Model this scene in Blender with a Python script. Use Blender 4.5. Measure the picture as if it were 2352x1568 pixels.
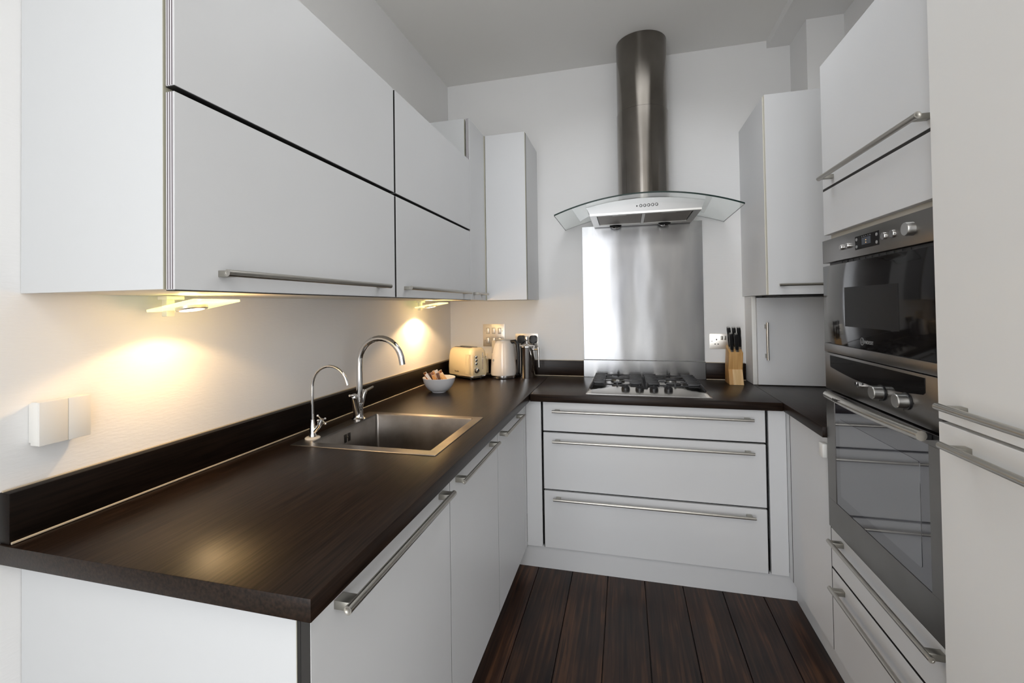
import bpy, bmesh, math, random
from mathutils import Vector, Matrix, Euler
random.seed(7)
S = bpy.context.scene
C = S.collection
for o in list(bpy.data.objects): bpy.data.objects.remove(o)

# ------------------------------------------------------------------ camera
cam = bpy.data.cameras.new('camera'); co = bpy.data.objects.new('camera', cam); C.objects.link(co)
Rr = Vector((0.9680515, 0.2503449, -0.01427342)); Uu = Vector((0.01765927, -0.01128363, 0.99978039)); Ff = Vector((-0.25012887, 0.96809096, 0.01534404))
M = Matrix((Rr, Uu, -Ff)).transposed().to_4x4(); M.translation = (1.13689751, -2.79856721, 1.30377043)
co.matrix_world = M
cam.sensor_width = 36; cam.lens = 1036.233 / 2352 * 36
cam.shift_x = (1176 - 1166.445) / 2352; cam.shift_y = (688.419 - 784) / 2352
cam.clip_start = .05
S.camera = co
# ------------------------------------------------------------------ view, world, daylight and fill lights
S.view_settings.view_transform = 'Standard'; S.view_settings.look = 'None'; S.view_settings.gamma = 1
S.view_settings.use_curve_mapping = False
S.view_settings.exposure = 0.58
w = bpy.data.worlds.new('world'); S.world = w; w.use_nodes = True
w.node_tree.nodes['Background'].inputs[0].default_value = (.955, .98, 1, 1)
w.node_tree.nodes['Background'].inputs[1].default_value = 1.65
def area(name, loc, rot, sx, sy, power, col):
    l = bpy.data.lights.new(name, 'AREA'); l.shape = 'RECTANGLE'; l.size = sx; l.size_y = sy
    l.energy = power; l.color = col
    o = bpy.data.objects.new(name, l); C.objects.link(o); o.location = loc; o.rotation_euler = rot
    return o
PI = math.pi
RW, KW, SUN = 9, 3.5, 1.0
# the daylight of the sky comes in through the large windows behind and beside the camera;
# two unseen area lights are added as fill, behind the camera and in the kitchen
area('fill_light_rear', (1.4, -3.7, 2.765), (0, 0, 0), 1.4, 1.0, RW, (1, .97, .93))
area('fill_light_kitchen', (1.3, -.98, 2.765), (0, 0, 0), .7, .5, KW, (.96, .98, 1)).data.spread = math.radians(150)

sun = bpy.data.lights.new('front_fill', 'SUN'); sun.energy = SUN; sun.angle = math.radians(38); sun.color = (.92, .95, 1)  # wide sun-type lamp added as fill for the surfaces facing the camera
so = bpy.data.objects.new('front_fill', sun); C.objects.link(so); so.location = (1, -8, 2)
so.rotation_euler = Vector((-.12, -1, .07)).to_track_quat('Z', 'Y').to_euler()

# ------------------------------------------------------------------ materials
def nm(name, col, rough=.5, metal=0., spec=.5, **k):
    m = bpy.data.materials.new(name); m.use_nodes = True
    b = m.node_tree.nodes['Principled BSDF']
    b.inputs['Base Color'].default_value = (*col, 1); b.inputs['Roughness'].default_value = rough
    b.inputs['Metallic'].default_value = metal; b.inputs['Specular IOR Level'].default_value = spec
    for a, v in k.items(): b.inputs[a.replace('_', ' ')].default_value = v
    return m
def nodes(m): return m.node_tree.nodes, m.node_tree.links, m.node_tree.nodes['Principled BSDF']
def bump(m, scale=(30, 30, 30), strength=.1, dist=.001, detail=3, nscale=1.):
    n, l, b = nodes(m)
    g = n.new('ShaderNodeNewGeometry'); mp = n.new('ShaderNodeMapping'); mp.inputs['Scale'].default_value = scale
    t = n.new('ShaderNodeTexNoise'); t.inputs['Scale'].default_value = nscale; t.inputs['Detail'].default_value = detail
    bp = n.new('ShaderNodeBump'); bp.inputs['Strength'].default_value = strength; bp.inputs['Distance'].default_value = dist
    l.new(g.outputs['Position'], mp.inputs[0]); l.new(mp.outputs[0], t.inputs[0]); l.new(t.outputs[0], bp.inputs['Height']); l.new(bp.outputs[0], b.inputs['Normal'])
    return m
def varcol(m, c1, c2, scale, lo=.35, hi=.65, detail=4, inp='Base Color'):
    n, l, b = nodes(m)
    g = n.new('ShaderNodeNewGeometry'); mp = n.new('ShaderNodeMapping'); mp.inputs['Scale'].default_value = scale
    t = n.new('ShaderNodeTexNoise'); t.inputs['Scale'].default_value = 1; t.inputs['Detail'].default_value = detail
    r = n.new('ShaderNodeValToRGB'); r.color_ramp.elements[0].position = lo; r.color_ramp.elements[1].position = hi
    r.color_ramp.elements[0].color = (*c1, 1); r.color_ramp.elements[1].color = (*c2, 1)
    l.new(g.outputs['Position'], mp.inputs[0]); l.new(mp.outputs[0], t.inputs[0]); l.new(t.outputs[0], r.inputs[0]); l.new(r.outputs[0], b.inputs[inp])
    return m
M_wall = bump(varcol(nm('wall_paint', (.86, .85, .84), .85, 0, .2), (.85, .845, .84), (.875, .87, .865), (1.5, 1.5, 1.5)), (8, 40, 170), .35, .0012, 4)
M_ceil = nm('ceiling_paint', (.89, .88, .86), .9, 0, .2)
M_lam = bump(varcol(nm('white_laminate', (.74, .745, .755), .38, 0, .45), (.70, .705, .715), (.72, .725, .735), (2, 2, 2)), (60, 60, 60), .05, .0005)
M_side = nm('white_side_laminate', (.60, .61, .62), .45, 0, .4)
M_fridge = nm('fridge_front_laminate', (.84, .83, .81), .42, 0, .4)
M_edge = nm('cream_edge_band', (.50, .48, .38), .5)
M_edgel = nm('pale_edge_band', (.75, .72, .62), .5)
M_black = nm('black_gap_shade', (.008, .007, .006), .6)  # black that stands in for shade in gaps and holes
M_dark = nm('dark_shadow_gap_rail', (.02, .018, .016), .7)
M_inner = nm('carcass_melamine', (.68, .65, .58), .55)
def stripes(name, axis, w):
    m = nm(name, (.5, .5, .5), .5); n, l, b = nodes(m)
    g = n.new('ShaderNodeNewGeometry'); s = n.new('ShaderNodeSeparateXYZ'); mt = n.new('ShaderNodeMath'); mt.operation = 'MULTIPLY'; mt.inputs[1].default_value = 2*PI/w
    sn = n.new('ShaderNodeMath'); sn.operation = 'SINE'; r = n.new('ShaderNodeValToRGB')
    r.color_ramp.elements[0].position = .40; r.color_ramp.elements[0].color = (.09, .07, .08, 1)
    r.color_ramp.elements[1].position = .55; r.color_ramp.elements[1].color = (.66, .65, .67, 1)
    ad = n.new('ShaderNodeMath'); ad.operation = 'MULTIPLY_ADD'; ad.inputs[1].default_value = .5; ad.inputs[2].default_value = .5
    l.new(g.outputs['Position'], s.inputs[0]); l.new(s.outputs['XYZ'.index(axis)], mt.inputs[0]); l.new(mt.outputs[0], sn.inputs[0]); l.new(sn.outputs[0], ad.inputs[0]); l.new(ad.outputs[0], r.inputs[0]); l.new(r.outputs[0], b.inputs['Base Color'])
    return m
M_strip = stripes('striped_ply_edge', 'X', .0052)
def wenge(name, sc):
    m = nm(name, (.02, .013, .01), .31, 0, .20)
    varcol(m, (.0065, .0034, .0022), (.026, .0145, .0090), sc, .35, .7, 6)
    bump(m, tuple(a*1.6 for a in sc), .22, .0006, 5)
    return m
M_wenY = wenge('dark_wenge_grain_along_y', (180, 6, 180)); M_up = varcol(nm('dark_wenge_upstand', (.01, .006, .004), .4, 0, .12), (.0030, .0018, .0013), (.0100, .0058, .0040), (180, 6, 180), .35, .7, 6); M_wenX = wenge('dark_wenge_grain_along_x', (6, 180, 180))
M_seal = nm('sealant_bead', (.52, .44, .33), .45)
def tangent(m, vec, aniso):
    n, l, b = nodes(m); c = n.new('ShaderNodeCombineXYZ')
    for i in range(3): c.inputs[i].default_value = vec[i]
    b.inputs['Anisotropic'].default_value = aniso; l.new(c.outputs[0], b.inputs['Tangent']); return m
M_sheet = tangent(bump(varcol(nm('brushed_steel_sheet', (.66, .66, .655), .21, 1), (.215, .215, .222), (.30, .297, .293), (7, 7, 1.6), .3, .7), (3.2, 3, 1.1), .20, .02, 2), (0, 0, 1), .9)
M_hood = bump(nm('hood_steel', (.36, .36, .36), .34, 1), (4, 4, 4), .02, .01)
M_steel = bump(nm('brushed_steel', (.60, .595, .58), .30, 1), (4, 4, 4), .02, .01)
M_handle = nm('satin_nickel', (.50, .48, .44), .30, 1)
M_post = nm('satin_nickel_post', (.40, .385, .345), .38, 1)
M_oven = bump(varcol(nm('appliance_steel', (.40, .385, .375), .33, 1), (.185, .175, .165), (.24, .23, .22), (3, 3, 3)), (3, 30, 600), .05, .0005)
M_sink = varcol(bump(nm('sink_steel', (.42, .39, .36), .30, 1), (20, 20, 20), .08, .002), (.20, .18, .165), (.34, .32, .30), (9, 9, 9), .3, .7, 6)
M_chrome = nm('chrome', (.80, .79, .78), .05, 1)
M_flue = tangent(bump(varcol(nm('polished_flue_steel', (.30, .28, .26), .20, 1), (.17, .155, .135), (.27, .25, .23), (5, 5, 3), .3, .7, 5), (3, 3, 2), .05, .01), (0, 0, 1), .95)
M_bglass = nm('black_oven_glass', (.009, .008, .008), .06, 0, .22)
M_mglass = nm('dark_microwave_window', (.018, .018, .019), .22, 0, .12)
M_win = nm('dark_mirror_glass', (.02, .02, .028), .035, 0, .9, IOR=2.0)
M_win2 = nm('inner_window_glass', (.045, .048, .060), .05, 0, .9, IOR=2.25)
M_blk = nm('black_plastic', (.012, .012, .013), .35)
M_iron = bump(nm('cast_iron_enamel', (.018, .018, .020), .42, 0, .5), (200, 200, 200), .1, .0005)
M_cream = nm('cream_enamel', (.74, .63, .41), .22, 0, .5, Coat_Weight=.5)
M_kettle = nm('pale_enamel', (.74, .70, .66), .16, 0, .5, Coat_Weight=.6)
M_china = nm('white_china', (.70, .70, .72), .12, 0, .5)
M_plastic = nm('white_plastic', (.78, .77, .74), .35)
M_plate = nm('satin_switch_plate', (.78, .74, .68), .34, .75)
M_glow = nm('display_digits', (.1, .05, .02), .4, Emission_Color=(1, .55, .2, 1), Emission_Strength=1.5)
M_disp = nm('display_screen', (.06, .07, .09), .2)
M_grey = nm('grey_lettering', (.30, .30, .30), .4)
M_mesh = bump(nm('grease_filter_mesh', (.30, .27, .24), .45, .9), (300, 300, 300), .5, .001)
def woodm(name, a, b_, sc):
    m = nm(name, a, .45, 0, .4); varcol(m, a, b_, sc, .35, .65, 5); return m
M_bam = woodm('bamboo', (.50, .27, .09), (.66, .40, .16), (160, 8, 5)); M_bam2 = woodm('pale_bamboo', (.66, .43, .20), (.76, .53, .28), (120, 8, 5))
def glassm(name, col, rough=0.0, ior=1.45):
    m = nm(name, col, rough, 0, .5); b = nodes(m)[2]; b.inputs['Transmission Weight'].default_value = 1; b.inputs['IOR'].default_value = ior; return m
# hood glass: clear body, green edge
M_glass = glassm('clear_glass', (.93, .97, .955)); M_gedge = nm('green_glass_edge', (.005, .022, .017), .3, 0, .3)
M_lampglass = nm('lit_edge_glass', (.80, .82, .50), .12, 0, .5, Transmission_Weight=.55, Emission_Color=(1, .93, .45, 1), Emission_Strength=.45)
M_bulb = nm('lit_bulb', (1, .9, .7), .5, Emission_Color=(1, .86, .62, 1), Emission_Strength=9.0)
# floor boards
M_floor = nm('stained_pine_boards', (.03, .017, .011), .30, 0, .32)
def floor_nodes():
    n, l, b = nodes(M_floor)
    g = n.new('ShaderNodeNewGeometry'); s = n.new('ShaderNodeSeparateXYZ'); l.new(g.outputs['Position'], s.inputs[0])
    d = n.new('ShaderNodeMath'); d.operation = 'MULTIPLY_ADD'; d.inputs[1].default_value = 1/.169; d.inputs[2].default_value = -.699/.169 + 20
    f = n.new('ShaderNodeMath'); f.operation = 'FLOOR'; l.new(s.outputs[0], d.inputs[0]); l.new(d.outputs[0], f.inputs[0])
    wn = n.new('ShaderNodeTexWhiteNoise'); wn.noise_dimensions = '1D'; l.new(f.outputs[0], wn.inputs['W'])
    # per-board offset of grain
    cm = n.new('ShaderNodeCombineXYZ'); mm = n.new('ShaderNodeMath'); mm.operation = 'MULTIPLY'; mm.inputs[1].default_value = 37; l.new(wn.outputs[0], mm.inputs[0]); l.new(mm.outputs[0], cm.inputs[2]); l.new(mm.outputs[0], cm.inputs[1])
    va = n.new('ShaderNodeVectorMath'); va.operation = 'ADD'; l.new(g.outputs['Position'], va.inputs[0]); l.new(cm.outputs[0], va.inputs[1])
    def noise(scale, det, dist=0):
        mp = n.new('ShaderNodeMapping'); mp.inputs['Scale'].default_value = scale; l.new(va.outputs[0], mp.inputs[0])
        t = n.new('ShaderNodeTexNoise'); t.inputs['Scale'].default_value = 1; t.inputs['Detail'].default_value = det; t.inputs['Distortion'].default_value = dist; l.new(mp.outputs[0], t.inputs[0]); return t
    t1 = noise((85, 3.0, 1), 8, .7); t2 = noise((7, 2.2, 1), 5, .3)
    r1 = n.new('ShaderNodeValToRGB'); e = r1.color_ramp.elements; e[0].position = .37; e[0].color = (.0070, .0038, .0028, 1); e[1].position = .68; e[1].color = (.100, .044, .020, 1)
    x = e.new(.52); x.color = (.030, .0135, .0080, 1)
    mx = n.new('ShaderNodeMath'); mx.operation = 'MULTIPLY_ADD'; mx.inputs[1].default_value = .55; l.new(t1.outputs[0], mx.inputs[0])
    m2 = n.new('ShaderNodeMath'); m2.operation = 'MULTIPLY'; m2.inputs[1].default_value = .45; l.new(t2.outputs[0], m2.inputs[0]); l.new(m2.outputs[0], mx.inputs[2])
    l.new(mx.outputs[0], r1.inputs[0])
    br = n.new('ShaderNodeMath'); br.operation = 'MULTIPLY_ADD'; br.inputs[1].default_value = .7; br.inputs[2].default_value = .75; l.new(wn.outputs[0], br.inputs[0])
    sc = n.new('ShaderNodeVectorMath'); sc.operation = 'SCALE'; l.new(r1.outputs[0], sc.inputs[0]); l.new(br.outputs[0], sc.inputs['Scale']); l.new(sc.outputs[0], b.inputs['Base Color'])
    rr = n.new('ShaderNodeMapRange'); rr.inputs[3].default_value = .24; rr.inputs[4].default_value = .46; l.new(t2.outputs[0], rr.inputs[0]); l.new(rr.outputs[0], b.inputs['Roughness'])
    bp = n.new('ShaderNodeBump'); bp.inputs['Strength'].default_value = .35; bp.inputs['Distance'].default_value = .002; l.new(mx.outputs[0], bp.inputs['Height']); l.new(bp.outputs[0], b.inputs['Normal'])
floor_nodes()

# ------------------------------------------------------------------ mesh helpers
def finish(bm, ang=35):
    bmesh.ops.recalc_face_normals(bm, faces=bm.faces)
    for f in bm.faces: f.smooth = True
    for e in bm.edges:
        if len(e.link_faces) == 2: e.smooth = e.calc_face_angle(0) < math.radians(ang)
WO = {}
def obj(name, bm, mat, parent=None, label=None):
    finish(bm)
    if parent is not None: bmesh.ops.translate(bm, verts=bm.verts, vec=-WO[parent.name])
    me = bpy.data.meshes.new(name); bm.to_mesh(me); bm.free()
    o = bpy.data.objects.new(name, me)
    for m in (mat if isinstance(mat, (list, tuple)) else [mat]): me.materials.append(m)
    C.objects.link(o)
    if parent is not None: o.parent = parent; WO[o.name] = WO[parent.name]
    else: WO[o.name] = Vector((0, 0, 0))
    if label: o['label'] = label
    return o
def rebase(o, loc):   # give a single-mesh thing its own origin
    loc = Vector(loc); o.data.transform(Matrix.Translation(-loc)); o.location = loc; WO[o.name] = loc; return o
def thing(name, label, cat, loc, group=None):
    o = bpy.data.objects.new(name, None); C.objects.link(o); o.location = loc; o.empty_display_size = .05
    o['label'] = label; o['category'] = cat
    if group: o['group'] = group
    WO[o.name] = Vector(loc); return o
def tag(o, label, cat, group=None, loc=None):
    o['label'] = label; o['category'] = cat
    if group: o['group'] = group
    if loc: rebase(o, loc)
    return o
def struct(name, bm, mat):
    o = obj(name, bm, mat); o['kind'] = 'structure'; return o
def B(*boxes, bev=0., seg=2, bm=None):
    """boxes given as (x0,x1,y0,y1,z0,z1)"""
    bm = bm or bmesh.new()
    for x0, x1, y0, y1, z0, z1 in boxes:
        t = bmesh.new(); bmesh.ops.create_cube(t, size=1)
        for v in t.verts: v.co = Vector(((x0+x1)/2 + v.co.x*(x1-x0), (y0+y1)/2 + v.co.y*(y1-y0), (z0+z1)/2 + v.co.z*(z1-z0)))
        if bev: bmesh.ops.bevel(t, geom=list(t.edges), offset=bev, segments=seg, affect='EDGES', profile=.5)
        join(bm, t)
    return bm
def join(bm, t, mi=0):
    me = bpy.data.meshes.new('t'); 
    if mi:
        for f in t.faces: f.material_index = mi
    t.to_mesh(me); bm.from_mesh(me); bpy.data.meshes.remove(me); t.free(); return bm
def tube(bm, pts, r, n=16, caps=True):
    pts = [Vector(p) for p in pts]; rs = r if isinstance(r, (list, tuple)) else [r]*len(pts)
    rings = []; prev = None
    for i, p in enumerate(pts):
        d = (pts[min(i+1, len(pts)-1)] - pts[max(i-1, 0)]).normalized()
        a = prev if prev is not None else Vector((0, 0, 1)) if abs(d.z) < .9 else Vector((1, 0, 0))
        u = (a - d*a.dot(d)).normalized(); v = d.cross(u); prev = u
        rings.append([bm.verts.new(p + (u*math.cos(2*PI*k/n) + v*math.sin(2*PI*k/n))*rs[i]) for k in range(n)])
    for a, b in zip(rings, rings[1:]):
        for k in range(n): bm.faces.new((a[k], a[(k+1) % n], b[(k+1) % n], b[k]))
    if caps: bm.faces.new(rings[0][::-1]); bm.faces.new(rings[-1])
    return bm
def lathe(bm, prof, c=(0, 0, 0), n=40, axis=None, a0=0, a1=2*PI):
    """prof: (r,z) list; about vertical axis through c, optionally rotated to axis"""
    t = bmesh.new(); rings = []
    for r, z in prof:
        rings.append([t.verts.new((0, 0, z))] if r < 1e-6 else [t.verts.new((r*math.cos(2*PI*k/n), r*math.sin(2*PI*k/n), z)) for k in range(n)])
    for a, b in zip(rings, rings[1:]):
        for k in range(n):
            k2 = (k+1) % n
            if len(a) == 1 and len(b) == 1: continue
            if len(a) == 1: t.faces.new((a[0], b[k], b[k2]))
            elif len(b) == 1: t.faces.new((a[k], a[k2], b[0]))
            else: t.faces.new((a[k], a[k2], b[k2], b[k]))
    m = Matrix.Translation(c)
    if axis is not None: m = m @ Vector(axis).to_track_quat('Z', 'Y').to_matrix().to_4x4()
    bmesh.ops.transform(t, matrix=m, verts=t.verts); return join(bm, t)
def prism(bm, poly, h, frame=None, bev=0):
    """poly: 2D list extruded from 0 to h along local z; frame: Matrix mapping local to world"""
    t = bmesh.new(); a = [t.verts.new((p[0], p[1], 0)) for p in poly]; b = [t.verts.new((p[0], p[1], h)) for p in poly]
    t.faces.new(a[::-1]); t.faces.new(b); n = len(poly)
    for i in range(n): t.faces.new((a[i], a[(i+1) % n], b[(i+1) % n], b[i]))
    if bev: bmesh.ops.bevel(t, geom=list(t.edges), offset=bev, segments=2, affect='EDGES', profile=.5)
    if frame is not None: bmesh.ops.transform(t, matrix=frame, verts=t.verts)
    return join(bm, t)
def FR(o, x, y, z):
    m = Matrix((Vector(x), Vector(y), Vector(z))).transposed().to_4x4(); m.translation = o; return m
def rrect(x0, x1, y0, y1, r, n=6):
    out = []
    for cx, cy, a in ((x1-r, y1-r, 0), (x0+r, y1-r, 90), (x0+r, y0+r, 180), (x1-r, y0+r, 270)):
        for k in range(n+1):
            t = math.radians(a + 90*k/n); out.append((cx + r*math.cos(t), cy + r*math.sin(t)))
    return out
def text(name, s, size, frame, mat, parent, ext=.0002):
    cu = bpy.data.curves.new(name, 'FONT'); cu.body = s; cu.size = size; cu.extrude = ext; cu.align_x = 'CENTER'; cu.align_y = 'CENTER'
    to = bpy.data.objects.new('t', cu); C.objects.link(to)
    dg = bpy.context.evaluated_depsgraph_get(); me = bpy.data.meshes.new_from_object(to.evaluated_get(dg))
    bm = bmesh.new(); bm.from_mesh(me); bmesh.ops.transform(bm, matrix=frame, verts=bm.verts)
    bpy.data.objects.remove(to); bpy.data.meshes.remove(me)
    return obj(name, bm, mat, parent)
def handle(parent, p0, p1, n, off=.033, r=.0065, inset=.020, pl=.020, pt=.0125):
    """bar handle: p0,p1 = rod ends projected on the door surface, n = outward normal"""
    p0, p1, n = Vector(p0), Vector(p1), Vector(n); d = (p1-p0).normalized(); c = n.cross(d)
    bm = bmesh.new(); tube(bm, [p0+n*off, p1+n*off], r, 20)
    for q in (p0+n*off, p1+n*off):  # little turned recess on the rod's ends
        s = -1 if (q-p0-n*off).length < 1e-6 else 1
        lathe(bm, [(r, 0), (r, .0006), (r*.55, .0006), (r*.45, .0001), (0, .0001)], q+d*s*.0001, 20, d*s)
    h = obj('handle', bm, M_handle, parent)
    for q, s in ((p0+d*inset, 1), (p1-d*inset, -1)):
        t = prism(bmesh.new(), [(-pl/2, -pt/2), (pl/2, -pt/2), (pl/2, pt/2), (-pl/2, pt/2)], off-.001, FR(q+n*.0002, d, c, n), .0008)
        obj('handle_post', t, M_post, h)
    return h
EPS = .0006
# ------------------------------------------------------------------ the room
ZC, H = 2.775, .872
def wx(y): return .020 + .013*y      # the left wall is slightly out of square
bm = bmesh.new()
prism(bm, [(wx(.12), .12), (wx(-4.7), -4.7), (wx(-4.7)-.12, -4.7), (wx(.12)-.12, .12)], ZC+.1, FR((0, 0, -.05), (1, 0, 0), (0, 1, 0), (0, 0, 1)))
struct('wall_left', bm, M_wall)
struct('wall_back', B((-.1, 4.3, 0, .12, -.05, ZC+.05)), M_wall)
struct('ceiling', B((-.3, 4.32, -4.72, .12, ZC, ZC+.1)), M_ceil)
struct('wall_right', B((2.42, 2.54, -2.6, .0, -.05, ZC)), M_wall)
YR = -4.6
struct('wall_side_return', B((2.42, 4.3, -2.72, -2.60, -.05, ZC)), M_wall)
struct('wall_side_far', B((4.2, 4.32, YR, -2.72, 0, .35), (4.2, 4.32, YR, -2.72, 2.65, ZC), (4.2, 4.32, -3.5, -2.72, .35, 2.65), (4.2, 4.32, YR, YR+.1, .35, 2.65)), M_wall)
WN = ((.04, 1.06), (1.34, 1.50), (2.35, 4.15))
xs = [-.25] + [v for p in WN for v in p] + [4.32]
bm = bmesh.new()
for i in range(0, len(xs), 2): B((xs[i], xs[i+1], YR-.12, YR, 0, ZC), bm=bm)
for a, b in WN: B((a, b, YR-.12, YR, 0, .06), (a, b, YR-.12, YR, 2.70, ZC), bm=bm)
struct('wall_rear', bm, M_wall)
for i, (a, b) in enumerate(WN):
    struct('window_%d' % (i+1), B((a, a+.03, YR-.08, YR-.04, .06, 2.70), (b-.03, b, YR-.08, YR-.04, .06, 2.70), (a, b, YR-.08, YR-.04, .06, .10), (a, b, YR-.08, YR-.04, 2.66, 2.70)), M_plastic)
struct('window_4', B((4.24, 4.28, -4.5, -4.46, .35, 2.65), (4.24, 4.28, -3.54, -3.50, .35, 2.65), (4.24, 4.28, -4.5, -3.50, .35, .39), (4.24, 4.28, -4.5, -3.50, 2.61, 2.65)), M_plastic)
# floorboards: one mesh, each board a plank with a dark gap beside it
bm = B((-.3, 4.3, -4.72, .1, -.05, -.012)); 
for f in bm.faces: f.material_index = 1
x = .699 - 5*.169
while x < 4.2:
    join(bm, B((x+.0016, x+.169-.0016, -2.9, .05, -.012, 0), bev=.0012, seg=1)); x += .169
struct('floor', bm, [M_floor, M_black])
struct('floor_rear_bounce', B((-.3, 4.3, -4.7, -2.9, -.012, 0)), nm('pale_bounce_floor', (.70, .67, .62), .5))  # unseen floor, added pale to bounce fill light into the kitchen
# ceiling soffit and boxed pipe chase in the right-hand corner
struct('trim_1', B((1.934, 2.42, -2.6, 0, 2.732, ZC)), M_wall)
struct('trim_2', B((2.05, 2.42, -.232, 0, 2.285, 2.732)), M_wall)
struct('trim_3', B((2.215, 2.42, -2.55, -.232, 2.285, 2.732)), M_wall)

# ------------------------------------------------------------------ worktops and upstands
T = .036
def worktop(name, poly, mat, label, loc, holes=None):
    bm = bmesh.new(); prism(bm, poly, T, FR((0, 0, H-T), (1, 0, 0), (0, 1, 0), (0, 0, 1)), .0012)
    o = obj(name, bm, mat); tag(o, label, 'worktop', loc=loc); return o
# left worktop with a cut-out for the sink
SX0, SX1, SY0, SY1 = .146, .563, -1.536, -1.139
def left_top():
    bm = bmesh.new(); y0, y1 = -2.216, -.002
    # outline ring with hole, built as strips
    def slab(poly): prism(bm, poly, T, FR((0, 0, H-T), (1, 0, 0), (0, 1, 0), (0, 0, 1)))
    hx0, hx1, hy0, hy1 = SX0-.01, SX1+.01, SY0-.01, SY1+.01
    W = .676
    out = [(wx(y0)+.001, y0), (W, y0), (W, hy0), (W, hy1), (W, y1), (wx(y1)+.001, y1), (wx(hy1)+.001, hy1), (wx(hy0)+.001, hy0)]
    vt = {}
    def V(x, y, z):
        k = (round(x, 5), round(y, 5), round(z, 5))
        if k not in vt: vt[k] = bm.verts.new(k)
        return vt[k]
    quads = [[(out[0]), (out[1]), (W, hy0), (hx1, hy0), (hx0, hy0), out[7]], [(W, hy0), (W, hy1), (hx1, hy1), (hx1, hy0)], [(hx0, hy0), (hx0, hy1), out[6], out[7]], [out[6], (hx0, hy1), (hx1, hy1), (W, hy1), out[4], out[5]]]
    for q in quads:
        bm.faces.new([V(x, y, H) for x, y in q]); bm.faces.new([V(x, y, H-T) for x, y in q[::-1]])
    for loop in ([out[0], out[1], (W, hy0), (W, hy1), out[4], out[5], out[6], out[7]], [(hx0, hy0), (hx1, hy0), (hx1, hy1), (hx0, hy1)]):
        for i in range(len(loop)):
            a, b = loop[i], loop[(i+1) % len(loop)]; bm.faces.new([V(*a, H), V(*b, H), V(*b, H-T), V(*a, H-T)])
    bmesh.ops.recalc_face_normals(bm, faces=bm.faces)
    ed = [e for e in bm.edges if len(e.link_faces) == 2 and e.calc_face_angle(0) > 1 and all(abs(v.co.x-W) < 1e-4 or abs(v.co.y-y0) < 1e-4 for v in e.verts)]
    bmesh.ops.bevel(bm, geom=ed, offset=.0015, segments=2, affect='EDGES', profile=.5)
    return bm
tag(obj('worktop', left_top(), M_wenY), 'long dark brown worktop under the left wall cabinets, holding the sink', 'worktop', loc=(.33, -1.1, H-T))
worktop('worktop', [(.678, -.612), (1.791, -.612), (1.791, -.002), (.678, -.002)], M_wenX, 'dark worktop against the back wall holding the gas hob', (1.2, -.3, H-T))
worktop('worktop', [(1.7925, -1.008), (2.40, -1.008), (2.40, -.002), (1.7925, -.002)], M_wenY, 'short dark worktop in the right corner beside the oven tower', (2.0, -.5, H-T))
for o, pts in (('left', None),):
    pass
HS = H + .095
def upstand(poly, mat, label, loc, beads):
    bm = bmesh.new(); prism(bm, poly, .0945, FR((0, 0, H+.0008), (1, 0, 0), (0, 1, 0), (0, 0, 1)), .0008)
    o = obj('upstand', bm, mat); tag(o, label, 'upstand', loc=loc)
    bm = bmesh.new()
    for p0, p1 in beads: tube(bm, [p0, p1], .0024, 6)
    obj('sealant_bead', bm, M_seal, o); return o
t = .028
upstand([(wx(-2.212)+.0005, -2.212), (wx(-2.212)+t, -2.212), (wx(-.024)+t, -.024), (wx(-.024)+.0005, -.024)], M_up, 'long dark upstand along the left wall behind the sink', (0, -1.1, H),
        [((wx(-2.21)+.004, -2.21, HS+.001), (wx(-.03)+.004, -.03, HS+.001)), ((wx(-2.21)+t+.0015, -2.21, H+.0030), (wx(-.03)+t+.0015, -.03, H+.0030))])
upstand([(.05, -.0215), (.890, -.0215), (.890, -.0005), (.05, -.0005)], M_wenX, 'dark upstand behind the toaster, left of the steel splashback', (.45, 0, H), [((.06, -.023, H+.0030), (.889, -.023, H+.0030)), ((.05, -.003, HS+.001), (.889, -.003, HS+.001))])
upstand([(1.580, -.0215), (1.788, -.0215), (1.788, -.0005), (1.580, -.0005)], M_wenX, 'short dark upstand behind the knife block, right of the hob', (1.68, 0, H), [((1.581, -.023, H+.0030), (1.786, -.023, H+.0030)), ((1.581, -.003, HS+.001), (1.786, -.003, HS+.001))])

# steel behind the hob
o = obj('steel_splashback', B((.892, 1.578, -.0045, -.0008, .976, 1.786), bev=.0006, seg=1), M_sheet); tag(o, 'tall brushed steel splashback sheet on the back wall below the cooker hood', 'splashback', loc=(1.235, 0, .976))
o = obj('steel_strip', B((.891, 1.579, -.0225, -.0008, H+.0006, .974), bev=.0006, seg=1), M_sheet); tag(o, 'low brushed steel strip directly behind the hob, under the tall sheet', 'splashback', loc=(1.235, 0, H))

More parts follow.
